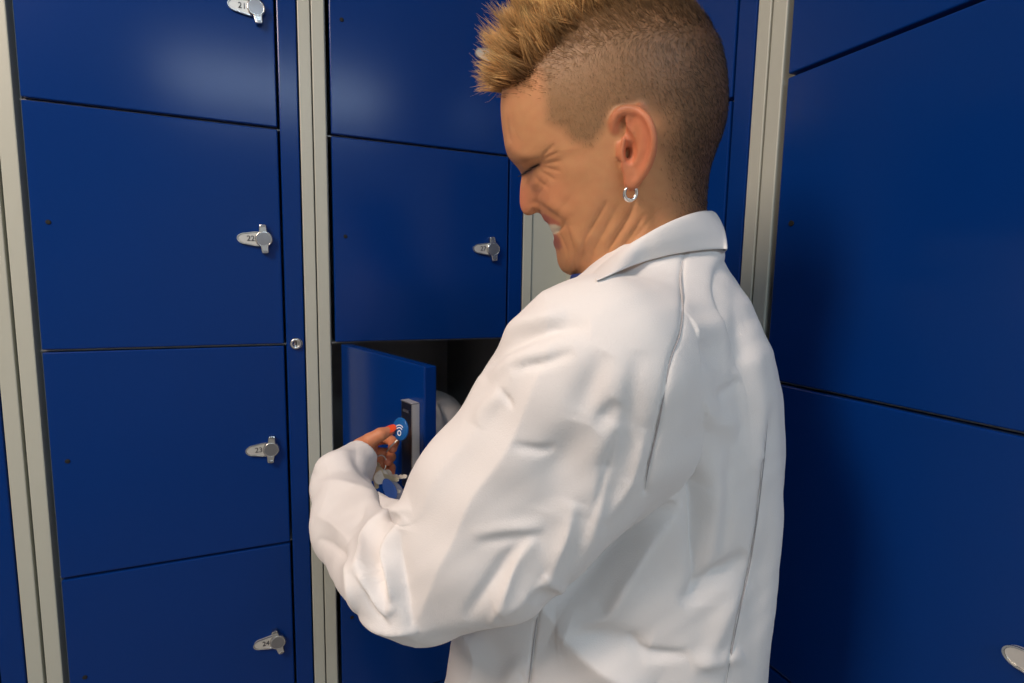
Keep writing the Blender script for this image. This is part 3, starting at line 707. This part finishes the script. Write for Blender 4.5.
for c_i, ci in enumerate(cl):
    m = 20; near = cand[np.argsort(((BV[cand]-BV[ci])**2).sum(1))[:110]]
    ids = rng.choice(near, m); R0 = BV[ids]-BN[ids]*.0004; t = np.clip((hq[ci, 0]-500)/150, 0, 1)
    Lc = np.interp(t, [0, .2, .55, 1], [.030, .034, .027, .013])*(.50+.66*rng.random())
    td = unit(top_dir(hq[ci:ci+1], wv[ci:ci+1])[0]+rng.normal(size=3)*.26)
    bend = unit(HV*.9+HU*.2+rng.normal(size=3)*.7)*Lc*.22
    if rng.random() < .03 and t < .2: bend = -HV*Lc*.55
    tip = BV[ci]+td*Lc+bend; ctl = BV[ci]+(td*.45+BN[ci]*.25)*Lc
    tj = tip+rng.normal(size=(m, 3))*.0021+(R0-BV[ci])*.30; ll = (.72+.33*rng.random(m))[:, None]
    pts = []
    for u_ in np.linspace(0, 1, 6):
        s_ = u_*ll; pts.append(R0*(1-s_)**2+(ctl+(R0-BV[ci])*.7)*2*s_*(1-s_)+tj*s_**2)
    tone = .62+.6*rng.random(); sh = (.75+.5*rng.random(m))[:, None]*tone
    add_hair(*strands_pts(pts, np.full(m, .00033), srgb((126, 78, 38))*sh, srgb((255, 204, 134))*sh))
ids = rng.choice(cand, 420); q = hq[ids]; d0 = unit(top_dir(q, wv[ids])+rng.normal(size=(420, 3))*.36)
dirs = [unit(d0+rng.normal(size=(420, 3))*.15) for _ in range(4)]
Lw = np.interp(np.clip((q[:, 0]-500)/150, 0, 1), [0, .5, 1], [.036, .028, .012])*(.5+.6*rng.random(420))
sh = (.8+.4*rng.random(420))[:, None]; add_hair(*strands(BV[ids], dirs, Lw, np.full(420, .0002), srgb((150, 100, 50))*sh, srgb((240, 196, 130))*sh, 4))
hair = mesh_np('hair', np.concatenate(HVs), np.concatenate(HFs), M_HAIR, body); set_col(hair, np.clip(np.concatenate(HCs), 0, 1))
hair['label'] = 'blond tufted top with close-cropped sides'
# ------------------------------------------------------------------ tubes and rings
def tube(pts, r, n=10, closed=False):
    pts = np.asarray(pts, float); m = len(pts); rr = np.full(m, r) if np.isscalar(r) else np.asarray(r)
    T = np.roll(pts, -1, 0)-np.roll(pts, 1, 0)
    if not closed: T[0] = pts[1]-pts[0]; T[-1] = pts[-1]-pts[-2]
    T = unit(T); a = np.cross(T[0], [.3, .5, .81]); a /= np.linalg.norm(a); V = []
    for i in range(m):
        a = a-(a@T[i])*T[i]; a /= np.linalg.norm(a); b = np.cross(T[i], a)
        for k in range(n): an = 2*math.pi*k/n; V.append(pts[i]+(a*math.cos(an)+b*math.sin(an))*rr[i])
    F = []; mm = m if closed else m-1
    for i in range(mm):
        for k in range(n): F.append([i*n+k, i*n+(k+1) % n, ((i+1) % m)*n+(k+1) % n, ((i+1) % m)*n+k])
    V = np.array(V); F = np.array(F)
    if not closed:
        c0, c1 = len(V), len(V)+1; V = np.concatenate([V, [pts[0], pts[-1]]])
        F = np.concatenate([F, [[c0, (k+1) % n, k, k] for k in range(n)], [[c1, (m-1)*n+k, (m-1)*n+(k+1) % n, (m-1)*n+(k+1) % n] for k in range(n)]])
    return V, F
def tri_ok(F): return [tuple(dict.fromkeys(f)) for f in F.tolist()]
def mesh_any(name, V, F, mats, parent=None, smooth=True):
    me = bpy.data.meshes.new(name); me.from_pydata([tuple(v) for v in V], [], tri_ok(F)); me.update()
    me.polygons.foreach_set('use_smooth', [smooth]*len(me.polygons))
    for m in (mats if isinstance(mats, (list, tuple)) else [mats]): me.materials.append(m)
    o = bpy.data.objects.new(name, me); link(o, parent); return o
# ------------------------------------------------------------------ clothes
coat.parent = body
TOPR = [(597, 272, .458), (606, 262, .440), (620, 251, .428), (640, 238.5, .421), (660, 227, .420), (680, 218, .428), (697, 212.5, .447), (710, 211, .478), (714, 213, .508), (708, 217, .54), (690, 224, .56), (660, 236, .572), (630, 252, .572)]
BOTR = [(596, 281, .448), (606, 277, .424), (620, 271, .409), (640, 263.5, .401), (660, 257.5, .401), (680, 253.5, .410), (702, 250.5, .432), (722, 249.5, .474), (727, 250.5, .510), (720, 255, .55), (698, 262, .575), (664, 272, .59), (630, 282, .588)]
CPJ = proj(CV); CFC = facing(CV, CF)[1]
def on_coat(x, y):
    m = (np.abs(CPJ[:, 0]-x) < 5) & (np.abs(CPJ[:, 1]-y) < 5) & (CFC > .02); return CPJ[m, 2].min() if m.any() else None
for i in range(9):
    z_c = on_coat(*BOTR[i][:2])
    if z_c: BOTR[i] = (BOTR[i][0], BOTR[i][1], z_c+(.0012 if i < 4 else .0004 if i < 6 else -.0012))
ta = spline([P(*p) for p in TOPR], 60); ba = spline([P(*p) for p in BOTR], 60); nk = P(655, 245, .50); nk2 = P(650, 200, .495)
rows = []
for a, b in zip(ta, ba):
    inn = (nk-a); inn[2] = 0; inn /= np.linalg.norm(inn)
    low = a*.25+b*.75; mid = (a+b)/2-inn*.0035
    rows.append([b, b*.7+a*.3-inn*.0022, mid, a*.85+b*.15-inn*.0024, a+np.array([0, 0, .0006]), a+inn*.004-np.array([0, 0, .0012]), low+inn*.006])
rows = np.array(rows); n, k = rows.shape[:2]
F = [[i*k+j, (i+1)*k+j, (i+1)*k+j+1, i*k+j+1] for i in range(n-1) for j in range(k-1)]
collar = mesh_any('collar', rows.reshape(-1, 3), np.array(F), M_COAT, coat)
md = collar.modifiers.new('thickness', 'SOLIDIFY'); md.thickness = .0022; md.offset = 0
md = collar.modifiers.new('smooth', 'SUBSURF'); md.levels = 1; md.render_levels = 2
M_SEAM = mat('seam_shade_grey', (.38, .37, .38, 1), .9)  # grey of the tubes below stands in for shade along the coat seams
for ln in ([(684, 256), (681, 275), (683, 306), (680, 334), (670, 362), (661, 412), (655, 440), (648, 470), (645, 490)], [(768, 420), (763, 470), (757, 520), (750, 564), (740, 610), (732, 650), (725, 690)], [(537.5, 616), (534, 640), (528, 690)]):
    q = np.array(lay(ln)); q[:, 2] = np.convolve(np.pad(q[:, 2], 3, mode='edge'), np.ones(7)/7, 'valid')
    V, F = tube(np.array([P(*v) for v in q]), .00052*np.clip(np.minimum(np.arange(len(q)), np.arange(len(q))[::-1])/8, .08, 1), 6); mesh_any('seam', V, F, M_SEAM, coat)
M_SHIRT = mat('blue_cotton', (.01, .03, .16, 1), .9, bump=.2, bscale=700)
c0 = P(650, 268, .503); V = []; nn = 48
for r_, z_ in ((.066, -.02), (.0655, .0), (.064, .005), (.062, .004), (.061, -.02)):
    for i in range(nn):
        an = 2*math.pi*i/nn; f = FRONT*math.cos(an)*(r_+.001)+LEFT*math.sin(an)*r_*.92
        V.append(c0+FRONT*.014+f+np.array([0, 0, z_-.010-.013*math.cos(an)+.010*max(0, math.cos(an))]))
F = [[j*nn+i, j*nn+(i+1) % nn, (j+1)*nn+(i+1) % nn, (j+1)*nn+i] for j in range(4) for i in range(nn)]
sh_ = mesh_any('shirt', np.array(V), np.array(F), M_SHIRT, body); sh_['label'] = 'blue shirt neckband under the coat'
# earring: a thick half-open hoop through the lobe
M_SILVER = mat('polished_silver', (.86, .85, .82, 1), .18, 1.0)
ec = E(630.5, 193, .0805); ex = unit(HU*.86+HW*.5); pts = []; rr = []
for i in range(26):
    an = math.radians(108+i*(304/25)); pts.append(ec+ex*math.cos(an)*.0056+HV*math.sin(an)*.0058); rr.append(.0010+.0009*math.sin(math.pi*i/25))
V, F = tube(pts, rr, 12); er = mesh_any('earring', V, F, M_SILVER, body); er['label'] = 'small silver hoop earring'
# eyelashes
M_LASH = mat('dark_lashes', (.012, .009, .008, 1), .6); VV = []; FF = []; o = 0
def surf(px, py):                      # the nearest point of the body surface seen at (px, py)
    i = np.argmin(((BPJ[:, :2]-(px, py))**2).sum(1)*1.0+np.where(BFC > .02, 0, 400)+BPJ[:, 2]*30); return BV[i]
BPJ = proj(BV); BFC = facing(BV, BF)[1]
for i in range(9):
    t = i/8; x, y = 522+15*t, 175-9.2*t; p = surf(x, y); d = unit(HU*.9-HV*(.55-.2*t)+HW*.25)
    L_ = .0052*(1-.4*t); V, F = tube([p, p+d*L_*.5, p+d*L_+HV*.0006], [.00042, .00034, .0001], 5); VV.append(V); FF.append(F+o); o += len(V)
mesh_any('eyelashes', np.concatenate(VV), np.concatenate(FF), M_LASH, body)
# finger nails
M_NAIL = mat('coral_nail_varnish', lin(240, 84, 40), .16, coat=.6)
def nail(tip, prev, up, L, W_):
    tip, prev = P(*tip), P(*prev); d = unit(tip-prev); u = unit(up-(up@d)*d); s = np.cross(d, u); V = []
    for i in range(9):
        a_ = -1+i*.25
        for j in range(9):
            b_ = -1+j*.25; e = 1-.55*max(0, a_)**3-.12*max(0, -a_)**2
            V.append(tip+d*(a_*L/2-L*.12)+s*b_*W_/2*e+u*(.0066-.0030*(b_*e)**2-.0009*max(a_, 0)**2))
    F = [[i*9+j, (i+1)*9+j, (i+1)*9+j+1, i*9+j+1] for i in range(8) for j in range(8)]
    o = mesh_any('fingernail', np.array(V), np.array(F), M_NAIL, body); m = o.modifiers.new('t', 'SOLIDIFY'); m.thickness = .0008; m.offset = 1
    m = o.modifiers.new('s', 'SUBSURF'); m.levels = 1; m.render_levels = 1; return o
# trousers and shoes (below the picture)
M_TROU = mat('dark_trousers', (.02, .025, .04, 1), .85, bump=.3, bscale=500)
hip = np.array([.325, -.595, .84])
def leg_sdf(X):
    d = ellipsoid(X, hip+np.array([0, 0, .06]), (.125, .105, .12))
    for s in (1, -1):
        h0 = hip+LEFT*.085*s; kn = h0+np.array([0, 0, -.40])+FRONT*.012; an = kn+np.array([0, 0, -.38])-FRONT*.012
        d = smin(d, smin(roundcone(X, h0, kn, .085, .062), roundcone(X, kn, an, .062, .056), .03), .02)
    return np.maximum(np.maximum(d, X[..., 2]-.93), .055-X[..., 2])
g, o_, h_ = grid_eval(leg_sdf, hip-np.array([.24, .24, .84]), hip+np.array([.24, .24, .12]), .008)
V, F = surface_nets(g, o_, h_); mesh_np('trousers', laplace(V, F, 2), F, M_TROU, body)
M_SHOE = mat('white_clog', (.7, .7, .68, 1), .5)
for s in (1, -1):
    a0 = hip+LEFT*.085*s; a0 = np.array([a0[0], a0[1], .0])
    f_ = lambda X: np.maximum(smin(roundcone(X, a0-FRONT*.03+np.array([0, 0, .042]), a0+FRONT*.15+np.array([0, 0, .030]), .042, .040), roundcone(X, a0+np.array([0, 0, .05]), a0+np.array([0, 0, .085]), .045, .042), .03), .001-X[..., 2])
    g, o_, h_ = grid_eval(f_, a0-.24, a0+np.array([.24, .24, .16]), .007); V, F = surface_nets(g, o_, h_); mesh_np('shoe', laplace(V, F, 1), F, M_SHOE, body)
nail((391, 430, .762), (380.5, 434.5, .752), UP*.52-FW*.84-RX*.12, .0215, .0140)
# ------------------------------------------------------------------ keys in her hand
M_KEY = mat('nickel_key', (.78, .76, .68, 1), .32, .55, bump=.1, bscale=600); M_BRASS = mat('brass_key', (.74, .66, .44, 1), .32, .5)
M_FOB = mat('blue_fob_plastic', lin(20, 92, 160), .25); M_WHITE = mat('white_print', (.85, .88, .9, 1), .5); M_TAG = mat('mid_blue_tag', lin(78, 118, 200), .3); M_TAGG = mat('grey_tag', lin(150, 150, 165), .4)
KC = P(383, 466, .772)
keys = empty('key_ring', KC, 0, 'bunch of keys with a round blue fob held in the hand at the open locker', 'keys')
inv = Matrix.Translation(-Vector(KC))
def kpart(name, bm, m, frame, par=keys, smooth=False):
    o_, x_, y_, z_ = frame
    bmesh.ops.transform(bm, matrix=inv @ Matrix(((x_[0], y_[0], z_[0], o_[0]), (x_[1], y_[1], z_[1], o_[1]), (x_[2], y_[2], z_[2], o_[2]), (0, 0, 0, 1))), verts=bm.verts)
    return obj(name, bm, m, par, smooth)
def frame(o_, nrm, up):                # local -y faces the viewer side, z up
    y = -unit(np.asarray(nrm, float)); z = unit(np.asarray(up)-(np.asarray(up)@y)*y); x = np.cross(y, z); return (o_, x, y, z)
fr_ = frame(P(400.5, 429, .758), -FW*.78+RX*-.62+UP*.05, UP)
bm = bmesh.new(); lathe_y(bm, [(0, -.0018), (.0148, -.0018), (.0158, -.0014), (.0166, -.0006), (.0166, .0010), (.0158, .0018), (0, .0018)], 0, 0, 48)
fob = kpart('key_fob', bm, M_FOB, fr_); fob['label'] = 'round blue fob with a white radio-wave mark'
bm = bmesh.new()
def arcband(bm, cx, cz, r, a0, a1, wd, y0=-.0022, y1=-.0017, n=20):
    for i in range(n):
        A, B = math.radians(a0+(a1-a0)*i/n), math.radians(a0+(a1-a0)*(i+1)/n)
        pts = [(cx+(r-wd/2)*math.cos(A), cz+(r-wd/2)*math.sin(A)), (cx+(r+wd/2)*math.cos(A), cz+(r+wd/2)*math.sin(A)), (cx+(r+wd/2)*math.cos(B), cz+(r+wd/2)*math.sin(B)), (cx+(r-wd/2)*math.cos(B), cz+(r-wd/2)*math.sin(B))]
        prism(bm, pts, y0, y1)
arcband(bm, 0, -.0056, .0034, 0, 360, .0014); arcband(bm, 0, -.0050, .0072, 40, 140, .0013); arcband(bm, 0, -.0050, .0108, 48, 132, .0013)
kpart('fob_mark', bm, M_WHITE, fr_, fob).location = (0, 0, 0)
pts = [P(380, 464, .772)+(RX*math.cos(a)*.72+FW*math.sin(a)*.69)*.012*0+(UP*math.cos(a)+(RX*.55+FW*.83)*math.sin(a))*.0125 for a in np.linspace(0, 2*math.pi, 40, endpoint=False)]
V, F = tube(np.array(pts)-KC, .0009, 8, True); mesh_any('split_ring', V, F, M_KEY, keys)
V, F = tube(np.array([P(397.5, 440, .760), P(391, 446, .766), P(386.5, 452, .771)])-KC, .0011, 8); mesh_any('fob_link', V, F, M_KEY, keys)
def key_bm(L=.026):
    bm = bmesh.new(); n = 22
    out = [(.0112*math.cos(a), .0095*math.sin(a)) for a in np.linspace(math.radians(-68), math.radians(248), n)]
    half = [(-.0038, -.0092), (-.0036, -.0092-L*.5)]
    blade = [(-.0034, -.0100), (-.0034, -.010-L), (-.0012, -.0125-L), (.0020, -.0115-L), (.0030, -.010-L*.86), (.0016, -.010-L*.78), (.0032, -.010-L*.66), (.0014, -.010-L*.54), (.0032, -.010-L*.42), (.0030, -.010-L*.2), (.0042, -.0100)]
    prism(bm, [(x, z) for x, z in out], -.0011, .0011, 0, .0004)
    prism(bm, [(x, z+.003) for x, z in blade], -.0010, .0010, 0, .0003)
    box(bm, -.0006, .0006, -.0014, .0014, -.030+.006, -.008); 
    lathe_y(bm, [(.0030, -.0014), (.0022, -.0016), (.0022, .0016), (.0030, .0014)], 0, .004, 14)
    return bm
for o_, nrm, up, m in ((P(372, 472, .762), -FW*.8+RX*.1+UP*.5, UP*.35-RX*.9, M_KEY), (P(377, 474, .757), -FW*.9-RX*.2+UP*.3, UP*.25-RX*.95, M_BRASS), (P(381, 477, .752), -FW*.7+RX*.3+UP*.5, UP*.6-RX*.7, M_KEY), (P(386, 477, .764), -FW*.7-RX*.3+UP*.5, UP*.1-RX*.9, M_KEY), (P(373, 468, .768), -FW*.7-RX*.2+UP*.6, UP*.9-RX*.4, M_BRASS)):
    kpart('key', key_bm(), m, frame(o_, nrm, up))
def tag_bm():
    bm = bmesh.new(); pts = [(.0085*math.cos(a)*(1-.12*math.sin(a)), .0165*math.sin(a)) for a in np.linspace(0, 2*math.pi, 36, endpoint=False)]
    prism(bm, pts, -.0017, .0017, 0, .0008); return bm
for o_, nrm, up, m, lb in ((P(389.5, 489, .742), -FW*.9+RX*-.15+UP*.35, UP*.85-RX*.55, M_TAG, 'blue oval tag'), (P(396, 490.5, .750), -FW*.9+RX*.2+UP*.2, UP*.85-RX*.5, M_TAGG, 'grey oval tag')):
    kpart('key_tag', tag_bm(), m, frame(o_, nrm, up))['label'] = lb
# ------------------------------------------------------------------ garment in the open locker
M_CLOTH = mat('pale_cloth', (.55, .54, .53, 1), .9, bump=.3, bscale=400)
gc = np.array([.275, .17, .955])
def heap(X):
    d = ellipsoid(X, gc, (.125, .135, .105)); d = smin(d, ellipsoid(X, gc+np.array([-.03, -.06, .075]), (.07, .08, .09)), .03); d = smin(d, ellipsoid(X, gc+np.array([.06, .04, .05]), (.08, .09, .09)), .03)
    x, y, z = (X[..., i] for i in range(3))
    n_ = np.sin(38*x+22*z+2*np.sin(26*y))*.006+np.sin(55*z-31*y+2.2*np.sin(30*x))*.005+np.sin(90*x-70*z+1.7*np.sin(60*y))*.002
    d = d+n_
    d = np.maximum(d, np.maximum(np.abs(x-.26)-.155, np.abs(y-.22)-.2))
    return np.maximum(d, .8645-z)
g, o_, h_ = grid_eval(heap, gc-np.array([.2, .22, .1]), gc+np.array([.2, .22, .22]), .004); V, F = surface_nets(g, o_, h_)
gm = mesh_np('folded_garment', laplace(V, F, 1), F, M_CLOTH); tag(gm, 'crumpled pale garment lying inside the open locker', 'clothing')
# ------------------------------------------------------------------ light
def area(name, loc, target, sx, sy, power, col):
    l = bpy.data.lights.new(name, 'AREA'); l.shape = 'RECTANGLE'; l.size = sx; l.size_y = sy; l.energy = power; l.color = col
    o = bpy.data.objects.new(name, l); link(o); o.location = loc
    d = Vector(target)-Vector(loc); o.rotation_euler = d.to_track_quat('-Z', 'Y').to_euler(); return o
area('ceiling_lamp', (-.95, -1.0, 2.55), (-.2, -.8, 1.0), .3, 1.1, 49, (1, .80, .67))
area('ceiling_lamp', (.0, -2.7, 2.55), (0, -2.0, 0), 1.2, .3, 21, (.66, .83, 1))
w = bpy.data.worlds.new('world'); S.world = w; w.use_nodes = True
w.node_tree.nodes['Background'].inputs[0].default_value = (.75, .85, 1, 1); w.node_tree.nodes['Background'].inputs[1].default_value = .05
